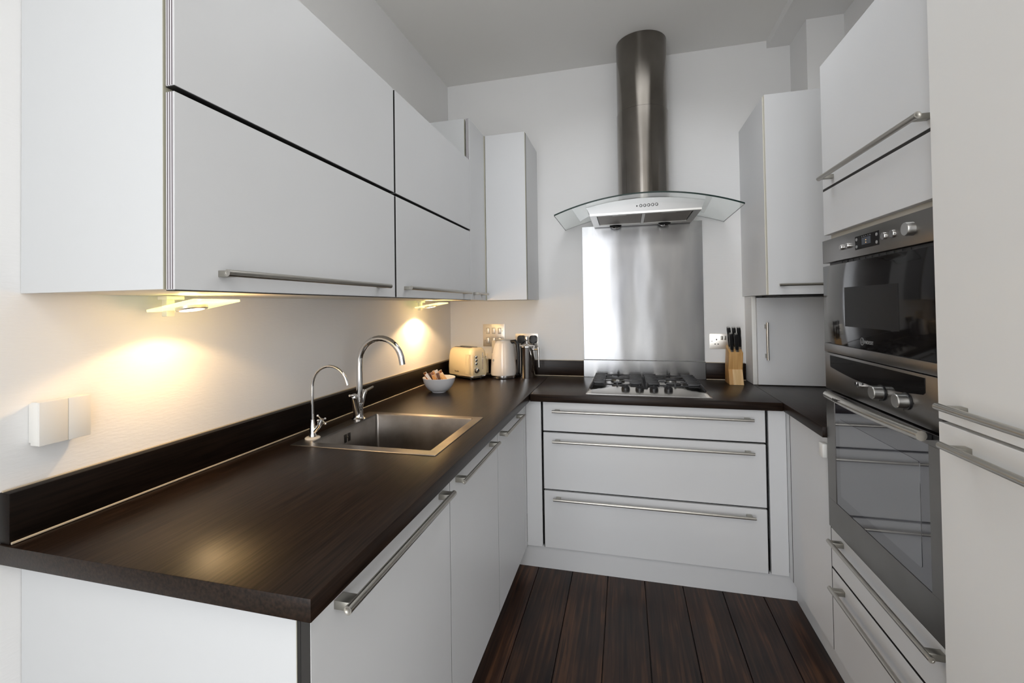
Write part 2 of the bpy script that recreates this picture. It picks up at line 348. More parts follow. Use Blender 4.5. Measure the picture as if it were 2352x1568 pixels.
# ------------------------------------------------------------------ left wall cabinets
XU, ZU, ZM, ZT, ZT3 = .377, 1.342, 1.697, 2.062, 2.278
g = .0052
def edge_strip(parent, box): obj('edge_band', B(box), M_strip, parent)
def flap_unit(y0, y1, label, hy, near):
    u = thing('wall_cabinet', label, 'cabinet', (0, (y0+y1)/2, ZU), 'flap-door wall cabinets on the left wall')
    xb = wx(y1) + .002 if not near else wx(y0)+.004
    obj('carcass', B((xb+(.006 if near else 0), XU-.027, y0+.018, y1-.001, ZU+.0015, ZT-.002)), M_inner, u)
    sp = B((wx(y0)+.001, XU-.026, y0, y0+.017, ZU+.0015, ZT-.001))
    obj('side_panel', sp, M_side, u)
    if near: obj('side_panel_edge', B((XU-.0258, XU-.0250, y0+.0002, y0+.0172, ZU+.0015, ZT-.001)), M_edge, u)
    obj('dark_gap_panel', B((XU-.0268, XU-.0235, y0+.018, y1-.0005, ZU+.004, ZT-.004)), M_black, u)  # black sheet behind the doors, paints the gaps as full shade
    y0d, y1d = y0+(.0 if near else g), y1-(g if near else .0008)
    dl = obj('door', B((XU-.018, XU, y0d, y1d, ZU, ZM-g), bev=.0007, seg=1), M_lam, u)
    du = obj('door', B((XU-.018, XU, y0d, y1d, ZM+g, ZT), bev=.0007, seg=1), M_lam, u)
    if not near:
        for d, za, zb in ((dl, ZU, ZM-g), (du, ZM+g, ZT)): obj('gap_shade_strip', B((XU-.0185, XU-.0003, y0d-.0012, y0d-.0002, za+.001, zb-.001)), M_black, d)  # black strip on the door edge for the shade of the gap
    for d, za, zb in ((dl, ZU, ZM-g), (du, ZM+g, ZT)):
        if near: edge_strip(d, (XU-.0175, XU-.0008, y0d-.0006, y0d+.0002, za+.001, zb-.001))
        bt = obj('gap_shade_strip', B((XU-.0185, XU+.0001, y0d, y1d, za-.0018, za-.0002)), M_black, d)  # underside blackened so the gap below reads as shaded
    handle(dl, (XU, hy[0], 1.3755), (XU, hy[1], 1.3755), (1, 0, 0), r=.0068)
    return u
flap_unit(-2.182, -1.394, 'larger flap-door wall cabinet nearest the camera on the left wall', (-2.105, -1.489), True)
flap_unit(-1.394, -.6115, 'flap-door wall cabinet in the middle of the left wall run', (-1.345, -.700), False)
# tall corner wall cabinet
u = thing('corner_wall_cabinet', 'taller L-shaped corner wall cabinet where left and back walls meet', 'cabinet', (.2, -.2, ZU))
obj('carcass', B((wx(-.6)+.015, XU-.027, -.592, -.003, ZU+.0015, ZT3-.002), (XU-.027, .612, -.354+.027, -.003, ZU+.0015, ZT3-.002)), M_inner, u)
obj('side_panel', B((wx(-.611)+.001, XU-.026, -.6105, -.593, ZU+.0015, ZT3)), M_side, u, 'white side panel')
obj('side_panel', B((.597, .6155, -.328, -.0008, ZU+.001, ZT3)), M_lam, u)
obj('side_panel_edge', B((XU-.0258, XU-.025, -.6103, -.5935, ZU+.0015, ZT3-.001)), M_edge, u)
d = obj('door', B((XU-.018, XU, -.6085, -.358, ZU, ZT3), bev=.0007, seg=1), M_lam, u)
edge_strip(d, (XU-.0175, XU-.0008, -.6093, -.6084, ZU+.001, ZT3-.001))
handle(d, (XU, -.585, 1.3755), (XU, -.415, 1.3755), (1, 0, 0), r=.006)
obj('corner_post', B((XU-.02, XU+.004, -.3565, -.334, ZU+.001, ZT3-.001)), M_edge, u)
d = obj('door', B((XU+.006, .6135, -.354, -.336, ZU, ZT3), bev=.0007, seg=1), M_lam, u)
obj('door_edge', B((.6137, .6150, -.3535, -.3365, ZU+.001, ZT3-.001)), M_edge, d)
obj('gap_shade_strip', B((.6100, .6150, -.3345, -.3285, ZU+.001, ZT3-.001)), M_dark, u)

# ------------------------------------------------------------------ right wall cabinet and cabinet on the worktop
u = thing('wall_cabinet', 'wall cabinet in the right corner beside the oven tower, long bar handle', 'cabinet', (2.0, -.2, ZU))
XR = 1.782
obj('carcass', B((XR+.019, 2.21, -.444, -.001, ZU+.001, ZT3)), M_inner, u)
obj('side_panel', B((XR, XR+.018, -.446, -.0008, ZU+.001, ZT3-.001)), M_lam, u)
obj('side_panel_edge', B((XR, XR+.018, -.4468, -.4461, ZU+.001, ZT3-.001)), M_edgel, u)
obj('gap_shade_strip', B((XR+.006, XR+.03, -.4515, -.4471, ZU+.002, ZT3-.002)), M_black, u)
d = obj('door', B((XR+.004, 2.20, -.469, -.451, ZU, ZT3-.001), bev=.0007, seg=1), M_lam, u)
obj('door_edge', B((XR+.0028, XR+.0038, -.4685, -.4515, ZU+.001, ZT3-.002)), M_edgel, d)
handle(d, (1.823, -.469, 1.386), (2.12, -.469, 1.386), (0, -1, 0), r=.006)
obj('dark_gap_panel', B((XR+.06, 2.2, -.44, -.15, ZU-.008, ZU+.0005)), M_black, u)
u = thing('worktop_cabinet', 'white cabinet standing on the right worktop with vertical bar handle', 'cabinet', (2.0, -.1, H))
obj('carcass', B((1.812, 2.20, -.146, -.002, H+.001, ZU-.010)), M_inner, u)
obj('side_panel', B((1.793, 1.811, -.140, -.0008, H+.001, ZU-.0005)), M_wall, u)
obj('edge_band', B((1.790, 1.811, -.152, -.1405, H+.001, ZU-.0005), bev=.002), M_plastic, u)
d = obj('door', B((1.812, 2.20, -.167, -.149, H+.004, ZU-.010), bev=.0007, seg=1), M_lam, u)
h = handle(d, (1.852, -.167, 1.008), (1.852, -.167, 1.202), (0, -1, 0), r=.0062, off=.03)

# ------------------------------------------------------------------ base cabinets, left run
XL, ZP, ZD = .647, .113, .8335
def base_unit(y0, y1, label, hy, near=False):
    u = thing('base_cabinet', label, 'cabinet', (.3, (y0+y1)/2, 0), 'base cabinets of the left run')
    y0c = y0 + (.02 if near else .001)
    cz = .60 if -1.6 < (y0+y1)/2 < -1.1 else H-T-.001
    obj('carcass', B((.02, XL-.028, y0c, y1-.001, .10, cz)), M_inner, u)
    if near:
        obj('side_panel', B((wx(y0)+.001, XL-.027, y0, y0+.018, 0, H-T-.0005)), M_side, u)
        obj('side_panel_edge', B((XL-.0268, XL-.0260, y0+.0002, y0+.0178, 0.001, H-T-.001)), M_edge, u)
        obj('gap_shade_strip', B((XL-.0258, XL-.0195, y0+.001, y0+.014, 0.01, H-T-.001)), M_black, u)
    obj('kickboard', B((XL-.075, XL-.060, y0c, y1-.001, 0, .10)), M_side, u)
    d = obj('door', B((XL-.018, XL, y0+(0 if near else .0012), y1-.0012, ZP, ZD), bev=.0008, seg=1), M_lam, u)
    if near: obj('door_edge', B((XL-.0175, XL-.0006, y0-.0006, y0+.0002, ZP+.001, ZD-.001)), M_dark, d)
    if not near: obj('door_edge', B((XL-.0175, XL-.0002, y0+.0002, y0+.0010, ZP+.001, ZD-.001)), M_black, d)
    obj('dark_gap_panel', B((XL-.0275, XL-.0215, y0+.02, y1, ZP+.01, ZD+.001)), M_dark, u)  # dark sheet in place of the shade behind the doors
    handle(d, (XL, hy[0], .799), (XL, hy[1], .799), (1, 0, 0), r=.0075 if near else .0065, off=.032, pt=.015, pl=.026 if near else .020)
    return u
base_unit(-2.18, -1.593, 'wide base cabinet door at the near end of the left run, longest handle', (-2.128, -1.640), True)
base_unit(-1.593, -1.096, 'base cabinet below the sink, second door from the near end', (-1.560, -1.178))
base_unit(-1.096, -.632, 'base cabinet in the left run nearest the corner', (-1.075, -.748))
u = thing('corner_filler', 'white corner filler panels between left base doors and wide drawers', 'filler panel', (.68, -.6, 0))
obj('panel', B((XL-.018, XL, -.624, -.578, ZP, ZD), bev=.0006, seg=1), M_lam, u)
obj('panel', B((XL+.0004, .7245, -.577, -.559, ZP, ZD), bev=.0006, seg=1), M_lam, u)
obj('gap_shade_strip', B((XL-.019, XL-.012, -.6318, -.6242, ZP, ZD)), M_black, u)
# back drawers
u = thing('drawer_cabinet', 'wide three-drawer base cabinet beneath the gas hob', 'cabinet', (1.23, -.3, 0))
DB = -.577; A1, A2 = .7355, 1.7295
obj('carcass', B((.728, 1.737, -.543, -.02, .10, .80)), M_dark, u)
for z0, z1, hz in ((.6875, ZD, .789), (.401, .6785, .642), (ZP+.0005, .392, .361)):
    d = obj('drawer', B((A1, A2, DB, DB+.018, z0, z1), bev=.0008, seg=1), M_lam, u)
    obj('gap_shade_strip', B((A1-.0030, A1-.0002, DB+.001, DB+.018, z0, z1)), M_black, d); obj('gap_shade_strip', B((A2+.0002, A2+.0030, DB+.001, DB+.018, z0, z1)), M_black, d)  # gap shade beside the drawers, put in as black strips
    handle(d, (.785, DB, hz), (1.678, DB, hz), (0, -1, 0), off=.030, r=.0062, inset=.022, pl=.022)
u = thing('corner_filler', 'white corner filler panels right of the wide drawers', 'filler panel', (1.78, -.6, 0))
obj('panel', B((1.7415, 1.8115, -.577, -.559, ZP, ZD), bev=.0006, seg=1), M_lam, u)
obj('panel', B((1.812, 1.830, -.618, -.578, ZP, ZD), bev=.0006, seg=1), M_lam, u)
u = thing('base_cabinet', 'base cabinet under the right worktop with a white child lock', 'cabinet', (2.1, -.8, 0))
XT = 1.812
obj('carcass', B((XT+.028, 2.38, -1.004, -.60, .10, H-T-.001)), M_dark, u)
d = obj('door', B((XT, XT+.018, -1.0035, -.626, ZP, H-T-.004), bev=.0007, seg=1), M_lam, u)
obj('gap_shade_strip', B((XT+.0003, XT+.018, -.6258, -.6186, ZP, H-T-.004)), M_black, d); obj('gap_shade_strip', B((XT+.0002, XT+.018, -1.0080, -1.0038, ZP, H-T-.004)), M_black, d)  # black strips paint the shaded gaps on both sides of the door
o = obj('child_lock', B((XT-.020, XT-.0005, -1.006, -.9735, .765, .813), bev=.003), M_plastic); tag(o, 'small white plastic child lock on the right base cabinet door', 'child lock', loc=(XT-.01, -.99, .765))
# plinths
o = obj('plinth', B((.58, 1.850, -.557, -.545, 0, ZP-.001)), M_lam); tag(o, 'white plinth under the wide drawer cabinet', 'plinth', loc=(1.2, -.55, 0))
o = obj('plinth', B((1.845, 1.857, -2.25, -.558, 0, ZP-.001)), M_lam); tag(o, 'white plinth along the right cabinets and oven tower', 'plinth', loc=(1.85, -1.4, 0))

# ------------------------------------------------------------------ oven tower
R1, R2 = -1.0085, -1.609
u = thing('oven_tower', 'tall white oven tower with built-in microwave and oven', 'cabinet', (2.1, -1.3, 0))
obj('carcass', B((XT+.021, XT+.58, R1-.018, R1-.002, .10, 2.125), (XT+.021, XT+.58, R2+.002, R2+.018, .10, 2.125), (XT+.021, XT+.58, R2+.018, R1-.018, 2.105, 2.125), (XT+.021, XT+.58, R2+.018, R1-.018, .10, .118), (XT+.021, XT+.58, R2+.018, R1-.018, .525, .538), (XT+.021, XT+.58, R2+.018, R1-.018, 1.519, 1.540), (XT+.55, XT+.56, R2+.018, R1-.018, .118, 2.105)), M_inner, u)
for za, zb in ((1.545, 2.12), (.12, .534)): obj('dark_gap_panel', B((XT+.0192, XT+.0205, R2+.006, R1-.006, za, zb)), M_black, u)  # black sheets give the tower's door gaps their shade
d = obj('door', B((XT, XT+.018, R2+.001, R1, 1.6945, 2.126), bev=.0007, seg=1), M_lam, u)
handle(d, (XT, -1.597, 1.720), (XT, -1.066, 1.720), (-1, 0, 0), r=.0075)
obj('gap_shade_strip', B((XT+.0006, XT+.018, R2+.001, R1, 1.6862, 1.6943)), M_black, u)  # black strip fills the gap under the door as painted shade
obj('fascia_panel', B((XT, XT+.018, R2+.001, R1, 1.5345, 1.6860), bev=.0007, seg=1), M_lam, u)
for z0, z1, hz in ((.399, .530, .511), (ZP, .391, .356)):
    d = obj('drawer', B((XT, XT+.018, R2+.001, R1, z0, z1), bev=.0007, seg=1), M_lam, u)
    obj('gap_shade_strip', B((XT+.0006, XT+.018, R2+.001, R1, z1+.0002, z1+.0035)), M_black, d)  # shade above each drawer front, painted as a black strip
    handle(d, (XT, -1.592, hz), (XT, -1.071, hz), (-1, 0, 0), r=.0068, pt=.016)
# --- microwave
u = thing('microwave', 'built-in microwave with dark glass door above the oven', 'microwave', (XT+.2, -1.3, 1.136))
yL, yR = -1.020, R2+.001
obj('body', B((XT+.022, XT+.40, R2+.03, R1-.03, 1.140, 1.512)), M_blk, u)
cp = obj('control_panel', B((XT-.010, XT+.020, yR, yL, 1.4365, 1.5130), bev=.0015), M_oven, u)
obj('vent', B((XT+.004, XT+.020, yR+.004, yL-.02, 1.427, 1.4360)), M_blk, u)
bm = bmesh.new()
for k in range(11): B((XT+.0025, XT+.006, -1.12-.036*k-.011, -1.12-.036*k+.011, 1.4290, 1.4345), bm=bm)
obj('vent_slot', bm, M_iron, u)
dr = obj('door', B((XT-.010, XT+.020, yR, yL, 1.166, 1.4260), bev=.0015), M_bglass, u)
obj('door_window', B((XT-.0106, XT-.0099, -1.459, -1.173, 1.228, 1.349)), M_mglass, dr)
obj('trim_strip', B((XT-.011, XT+.020, yR, yL, 1.1365, 1.1655), bev=.001), M_oven, u)
def knob(parent, y, z, r, depth, mat=M_steel, x=XT-.010, name='knob', dome=True):
    pr = [(r, 0), (r, depth*.75), (r*.92, depth), (0, depth)]
    obj(name, lathe(bmesh.new(), pr, (x, y, z), 28, (-1, 0, 0)), mat, parent)
for y, r in ((-1.166, .0085), (-1.207, .0085), (-1.406, .010), (-1.446, .010)): knob(cp, y, 1.4755, r, .006, M_chrome, name='button')
knob(cp, -1.522, 1.4755, .0165, .016, M_steel)
ds = obj('display', B((XT-.0108, XT-.0098, -1.378, -1.249, 1.4565, 1.4955), bev=.0003, seg=1), M_bglass, cp)
obj('screen', B((XT-.0112, XT-.0107, -1.336, -1.288, 1.467, 1.487)), M_disp, ds)
TF = lambda x, y, z: FR((x, y, z), (0, -1, 0), (0, 0, 1), (-1, 0, 0))
text('digits', ':', .020, TF(XT-.0114, -1.312, 1.477), M_glow, ds)
for k in range(4): pass
for yy, zz in ((-1.259, 1.486), (-1.259, 1.465), (-1.368, 1.486), (-1.368, 1.465)): obj('display_button', lathe(bmesh.new(), [(.0045, 0), (.0045, .0012), (0, .0015)], (XT-.0108, yy, zz), 16, (-1, 0, 0)), M_grey, ds)
for k in range(5): obj('display_symbol', B((XT-.0111, XT-.0107, -1.288-.011*k-.004, -1.288-.011*k, 1.4895, 1.4915)), M_grey, ds)
lg = text('lettering', 'INDESIT', .0135, TF(XT-.0108, -1.312, 1.1875), M_grey, dr)
bm = bmesh.new(); pts = [(XT-.0108, -1.275+.0085*math.cos(a*PI/12), 1.1885+.0105*math.sin(a*PI/12)) for a in range(25)]
tube(bm, pts, .0007, 6, False); B((XT-.0112, XT-.0104, -1.2760, -1.2740, 1.184, 1.1905), (XT-.0112, XT-.0104, -1.2760, -1.2740, 1.192, 1.194), bm=bm)
obj('emblem', bm, M_grey, dr)
# --- oven
u = thing('oven', 'built-in steel single oven with large reflective door window', 'oven', (XT+.2, -1.3, .541))
obj('body', B((XT+.022, XT+.54, R2+.03, R1-.03, .545, 1.125)), M_blk, u)
cp = obj('control_panel', B((XT-.010, XT+.020, yR, yL, 1.0110, 1.1340), bev=.0015), M_oven, u)
arc = [(1.0620, 1.0895)] + [(1.0685 + .479*k/16, 1.087 - .030*math.sin(PI*k/16)**1 * .62) for k in range(17)] + [(1.5540, 1.092)]
poly = [(y, z) for y, z in arc] + [(1.554, 1.1265), (1.0620, 1.1265)]
bm = bmesh.new(); prism(bm, [(a-1.27, b) for a, b in poly], .0012, FR((XT-.0102, -1.27, 0), (0, -1, 0), (0, 0, 1), (-1, 0, 0)))
obj('display', bm, M_bglass, cp)
knob(cp, -1.242, 1.060, .0065, .006, M_chrome, name='button'); knob(cp, -1.270, 1.060, .0075, .012, M_chrome, name='button')
for y in (-1.372, -1.482):
    k = obj('knob_collar', lathe(bmesh.new(), [(.0215, 0), (.0215, .004), (0, .004)], (XT-.010, y, 1.059), 28, (-1, 0, 0)), M_blk, cp)
    obj('knob', lathe(bmesh.new(), [(.018, .004), (.0175, .024), (.016, .026), (0, .026)], (XT-.010, y, 1.059), 28, (-1, 0, 0)), M_steel, cp)
for y in (-1.372, -1.482):
    for a in range(0, 300, 60):
        yy, zz = y+.027*math.cos(math.radians(a-60)), 1.059+.027*math.sin(math.radians(a-60)); obj('knob_marking', B((XT-.0106, XT-.0099, yy-.0012, yy+.0012, zz-.0018, zz+.0018)), M_dark, cp)
obj('vent', B((XT+.004, XT+.020, yR+.004, yL-.004, 1.0055, 1.0105)), M_black, u)
# door: steel frame around a dark window
dr = obj('door', B((XT-.010, XT+.015, yR, yL, .976, 1.0045), (XT-.010, XT+.015, yR, yL, .5430, .640), (XT-.010, XT+.015, -1.080, yL, .640, .976), (XT-.010, XT+.015, yR, -1.558, .640, .976), bev=.0004, seg=1), M_oven, u)
obj('window', B((XT-.0085, XT+.005, -1.5578, -1.0802, .6402, .9758)), M_win, dr)
bm = bmesh.new(); prism(bm, rrect(-1.522, -1.112, .676, .925, .006), .0006, FR((XT-.0086, 0, 0), (0, 1, 0), (0, 0, 1), (-1, 0, 0))); obj('inner_window', bm, M_win2, dr)
pts = []
for k in range(15):
    s = k/14; y = -1.108 - .484*s; pts.append((XT-.040-.012*math.sin(PI*s), y, 1.003))
h = obj('handle', tube(bmesh.new(), pts, .0115, 24), M_handle, dr)
for y in (-1.156, -1.562): obj('handle_post', B((XT-.044, XT-.0105, y-.012, y+.012, .990, 1.0025), bev=.001), M_blk, h)
text('lettering', 'INDESIT', .013, FR((XT-.0600, -1.225, 1.005), (0.05, -1, 0), (0, 0, 1), (-1, 0, 0)), M_dark, h, .0004)

# ------------------------------------------------------------------ fridge cabinet
XF = 1.792; F0, F1 = -1.6145, -2.215
u = thing('fridge_cabinet', 'tall flat white fridge housing at the right edge, two long bar handles', 'cabinet', (2.1, -1.9, 0))
obj('carcass', B((XF+.02, XF+.6, F1, F0, .10, 2.60)), M_inner, u)
d1 = obj('door', B((XF, XF+.019, F1, F0, 1.0490, 2.61), bev=.0007, seg=1), M_fridge, u)
d2 = obj('door', B((XF, XF+.019, F1, F0, ZP, 1.0420), bev=.0007, seg=1), M_fridge, u)
handle(d1, (XF, F0-.049, 1.084), (XF, F1+.02, 1.084), (-1, 0, 0), r=.0075, off=.03, inset=.030)
handle(d2, (XF, F0-.057, 1.006), (XF, F1+.02, 1.006), (-1, 0, 0), r=.0075, off=.03, inset=.030)

# ------------------------------------------------------------------ cooker hood
HX = 1.242
u = thing('cooker_hood', 'steel chimney cooker hood with curved glass canopy above the hob', 'cooker hood', (HX, -.2, 1.78))
FX, FY, FRd = 1.251, -.160, .1385
obj('flue', lathe(bmesh.new(), [(FRd, 1.83), (FRd, 2.372), (FRd-.002, 2.374)], (FX, FY, 0), 72), M_flue, u)
obj('flue', lathe(bmesh.new(), [(FRd-.003, 2.36), (FRd-.003, ZC-.001)], (FX, FY, 0), 72), M_flue, u)
RG = 1.30; ztop = 1.8600
def arcz(x, off=0): return ztop - RG + math.sqrt(max(0, (RG+off)**2 - (x-HX+.0)**2)) - (0)
gx0, gx1 = HX-.452, HX+.452
bm = bmesh.new(); N = 48; yF, yB = -.470, -.0015
cols = []
for i in range(N+1):
    x = gx0 + (gx1-gx0)*i/N; bulge = .018*(1-((x-HX)/.452)**2)
    zt, zb = arcz(x), arcz(x, -.0075)
    cols.append([bm.verts.new(p) for p in ((x, yF-bulge, zb), (x, yF-bulge, zt), (x, yB, zt), (x, yB, zb))])
for a, b in zip(cols, cols[1:]):
    for k, mi in ((0, 1), (1, 0), (2, 1), (3, 0)):
        f = bm.faces.new((a[k], b[k], b[(k+1) % 4], a[(k+1) % 4])); f.material_index = mi
for c in (cols[0], cols[-1]): bm.faces.new(c).material_index = 1
obj('glass_canopy', bm, [M_glass, M_gedge], u, 'curved clear glass canopy with dark green edge')
# steel body under the glass
bm = bmesh.new(); zb = 1.784; yf, yb = -.395, -.03
top = []; 
def ring(y, ins):
    vs = []
    for i in range(25):
        x = HX-.292+.584*i/24; vs.append((x, y, arcz(x, -.0085)))
    return vs + [(HX+.275-ins, y+(.0), zb), (HX-.275+ins, y, zb)]
ra = [bm.verts.new(p) for p in ring(yf, 0)]; rb = [bm.verts.new(p) for p in ring(yb, 0)]
bm.faces.new(ra); bm.faces.new(rb[::-1])
for i in range(len(ra)): bm.faces.new((ra[i], ra[(i+1) % len(ra)], rb[(i+1) % len(ra)], rb[i]))
body = obj('body', bm, M_hood, u)
# lower rim that frames the filters
rz = zb - .010
obj('rim', B((HX-.275, HX+.275, yf, yf+.022, rz, zb), (HX-.275, HX+.275, yb-.060, yb, rz, zb), (HX-.275, HX-.240, yf+.022, yb-.06, rz, zb), (HX+.240, HX+.275, yf+.022, yb-.06, rz, zb), (HX-.008, HX+.008, yf+.022, yb-.06, rz, zb)), M_steel, u)
for s in (-1, 1):
    x0, x1 = (HX-.236, HX-.010) if s < 0 else (HX+.010, HX+.236)
    fl = obj('grease_filter', B((x0, x1, yf+.024, yb-.062, zb-.0068, zb-.0005)), M_mesh, u)
    xm = (x0+x1)/2; obj('filter_catch', B((xm-.035, xm+.035, yf+.026, yf+.040, zb-.0095, zb-.0072), bev=.0005, seg=1), M_steel, fl)
    lx = HX-.148 if s < 0 else HX+.126
    lp = obj('hood_light', lathe(bmesh.new(), [(.034, 0), (.034, .004), (.026, .012), (0, .013)], (lx, yb-.032, rz), 28, (0, 0, -1)), M_blk, u)
    obj('lens', lathe(bmesh.new(), [(.024, .0105), (.016, .017), (0, .019)], (lx, yb-.032, rz), 28, (0, 0, -1)), M_chrome, lp)
for k in range(1, 6):
    x = 1.2075 + .0193*k; z = 1.8115+.0005*k
    obj('button_collar', lathe(bmesh.new(), [(.0078, 0), (.0078, .0008), (0, .0008)], (x, yf, z), 20, (0, -1, 0)), M_dark, body)
for k in range(6):
    x = 1.2075 + .0193*k; z = 1.8115+.0005*k
    obj('button', lathe(bmesh.new(), [(.0055, 0), (.0055, .002), (.0045, .0022), (.0040, .006), (0, .0065)] if k else [(.004, 0), (.004, .001), (0, .001)], (x, yf, z), 20, (0, -1, 0)), M_hood if k else M_blk, body)

# ------------------------------------------------------------------ hob
u = thing('gas_hob', 'stainless steel four-burner gas hob with black pan supports', 'hob', (1.235, -.31, H))
hx0, hx1, hy0, hy1 = .946, 1.520, -.565, -.058
bm = bmesh.new(); nx, ny = 40, 30; grid = []
for j in range(ny+1):
    row = []
    for i in range(nx+1):
        x = hx0+(hx1-hx0)*i/nx; y = hy0+(hy1-hy0)*j/ny
        ex = min(x-hx0, hx1-x); ey = min(y-hy0, hy1-y)
        e = min(ex, ey); z = H+.0135 - .0095*max(0, 1-e/.032)**2
        yb_ = -.435 - .075*max(0, abs(x-1.233)-.17)/.117
        fr_ = H+.003+.018*min(1, max(0, (y-hy0)/.125))**.8
        z = fr_ if y <= yb_ else min(z, H+.0115)
        if ex < .02: z = min(z, H+.0005+.012*(ex/.02)**.5)
        # sunk spill tray behind the sloping front control band
        if y > yb_ and ex > .012 and hy1-y > .012: z -= .0095*min(1, (y-yb_)/.02)*min(1, (ex-.012)/.012)
        row.append(bm.verts.new((x, y, z)))
    grid.append(row)
for j in range(ny):
    for i in range(nx): bm.faces.new((grid[j][i], grid[j][i+1], grid[j+1][i+1], grid[j+1][i]))
ret = [e for e in bm.edges if e.is_boundary]
r = bmesh.ops.extrude_edge_only(bm, edges=ret)
for v in [v for v in r['geom'] if isinstance(v, bmesh.types.BMVert)]: v.co.z = H+.0004
tray = obj('hob_plate', bm, nm('hob_steel', (.72, .70, .67), .26, 1), u)
for k, x in enumerate((1.135, 1.2015, 1.2685, 1.3355)):
    kb = obj('knob', lathe(bmesh.new(), [(.0205, -.003), (.0205, .003), (.0185, .012), (.017, .0135), (0, .0135)], (x, -.490, H+.0165), 28, (0, -.30, .95)), M_blk, u)
    obj('knob_grip', prism(bmesh.new(), [(-.0035, -.016), (.0035, -.016), (.0035, .016), (-.0035, .016)], .004, FR((x, -.4943, H+.0293), (1, 0, 0), Vector((0, .95, .30)).normalized(), Vector((0, -.30, .95)).normalized()), .0008), M_iron, kb)
def burner(x, y, r):
    b = obj('burner', lathe(bmesh.new(), [(r*1.15, 0), (r*1.15, .006), (r, .008), (r, .014), (0, .015)], (x, y, H+.0045), 32), M_steel, u)
    obj('burner_cap', lathe(bmesh.new(), [(r*.86, 0), (r*.9, .004), (r*.8, .006), (0, .006)], (x, y, H+.0197), 32), M_iron, b)
for x, y, r in ((1.092, -.165, .034), (1.094, -.335, .026), (1.374, -.165, .027), (1.374, -.335, .042)): burner(x, y, r)
def pan_support(x0, x1, cx):
    p = bmesh.new(); zt, th = H+.036, .007; y0, y1 = -.412, -.082
    # two side blocks of stepped ribs
    for s, (a, b) in ((-1, (x0, x0+.066)), (1, (x1-.066, x1))):
        outer = a if s < 0 else b
        for j in range(7):
            yy = y0+.012 + (y1-y0-.024)*j/6
            B((a, b, yy-.009, yy+.009, zt-.014, zt), bm=p, bev=.002)
        B((a+.002, b-.002, y0, y1, zt-.018, zt-.006), bm=p, bev=.002)
        # leg flanks down to the tray, sloping out
        q = [(outer, zt-.014), (outer - s*-.010, H+.012), (outer - s*-.004, H+.012), (outer - s*.010, zt-.014)]
        prism(p, q, y1-y0, FR((0, y1, 0), (1, 0, 0), (0, 0, 1), (0, -1, 0)))
        # tapering front toe
        xi0, xi1 = (a, b)
        prism(p, [(xi0, y0), (xi1, y0), ((xi0+.03) if s < 0 else xi1-.03, y0-.0), ], .004, FR((0, 0, zt-.012), (1, 0, 0), (0, 1, 0), (0, 0, 1)))
        fx = outer - s*.006
        tube(p, [(fx-s*.0, y0+.01, zt-.006), (fx+s*.006, y0-.045, zt-.016), (fx+s*.010, y0-.062, H+.014)], [.008, .007, .005], 10)
    # arched bars across front, middle and back with fingers pointing at the burners
    for yy in (-.250,):
        B((x0+.05, x1-.05, yy-.004, yy+.004, zt-.010, zt-.002), bm=p, bev=.0015)
    for by in (-.165, -.335):
        for dx in (-1, 1): prism(p, [(0, 0), (.040, .004), (.040, .008), (0, .012)], .006, FR((cx+dx*.072, by+(-.006 if dx < 0 else .006), zt-.006), (-dx, 0, 0), (0, -dx, 0), (0, 0, 1)))
    for yy, dy in ((-.084, -1), (-.416, 1)):
        prism(p, [(0, 0), (.050, .003), (.050, .007), (0, .010)], .006, FR((cx+(.005 if dy < 0 else -.005), yy, zt-.004), (0, dy, 0), (-1 if dy < 0 else 1, 0, 0), (0, 0, 1)))
    B((cx-.0045, cx+.0045, -.098, -.080, H+.004, zt+.010), bm=p, bev=.002)
    B((cx-.0045, cx+.0045, -.420, -.404, H+.008, zt), bm=p, bev=.002)
    tube(p, [(x0+.06, -.088, zt-.010), (cx, -.084, zt-.010), (x1-.06, -.088, zt-.010)], .004, 8)
    tube(p, [(x0+.06, -.412, zt-.010), (cx, -.416, zt-.012), (x1-.06, -.412, zt-.010)], .004, 8)
    obj('pan_support', p, M_iron, u)
pan_support(.966, 1.222, 1.094); pan_support(1.2355, 1.500, 1.374)

# ------------------------------------------------------------------ sink
u = thing('sink', 'rectangular stainless steel inset sink in the left worktop', 'sink', (.35, -1.34, H))
bm = bmesh.new()
ox0, ox1, oy0, oy1 = .095, .597, -1.575, -1.112
def loop(x0, x1, y0, y1, r, z): return [bm.verts.new((a, b, z)) for a, b in rrect(x0, x1, y0, y1, r, 5)]
L = [loop(ox0, ox1, oy0, oy1, .004, H+.0005), loop(ox0+.001, ox1-.001, oy0+.001, oy1-.001, .004, H+.0024), loop(SX0, SX1, SY0, SY1, .007, H+.0020),
     loop(SX0+.002, SX1-.002, SY0+.002, SY1-.002, .008, H-.003), loop(SX0+.006, SX1-.006, SY0+.006, SY1-.006, .012, H-.165), loop(SX0+.02, SX1-.02, SY0+.02, SY1-.02, .015, H-.180)]
for a, b in zip(L, L[1:]):
    for k in range(len(a)): bm.faces.new((a[k], a[(k+1) % len(a)], b[(k+1) % len(a)], b[k]))
bm.faces.new(L[-1])
obj('basin', bm, M_sink, u)
bm = bmesh.new(); pass
for k in (-2, -1, 1, 2): B((SX0+.0042, SX0+.0052, -1.345+k*.0075-.0018, -1.345+k*.0075+.0018, H-.052, H-.022), bm=bm)
obj('overflow', bm, M_black, u)
obj('overflow_screw', lathe(bmesh.new(), [(.003, 0), (.003, .001), (0, .0015)], (SX0+.004, -1.345, H-.035), 12, (1, 0, 0)), M_chrome, u)
obj('drain', lathe(bmesh.new(), [(.045, 0), (.045, .002), (.03, .001), (0, .001)], (.355, -1.34, H-.1798), 28), M_chrome, u)
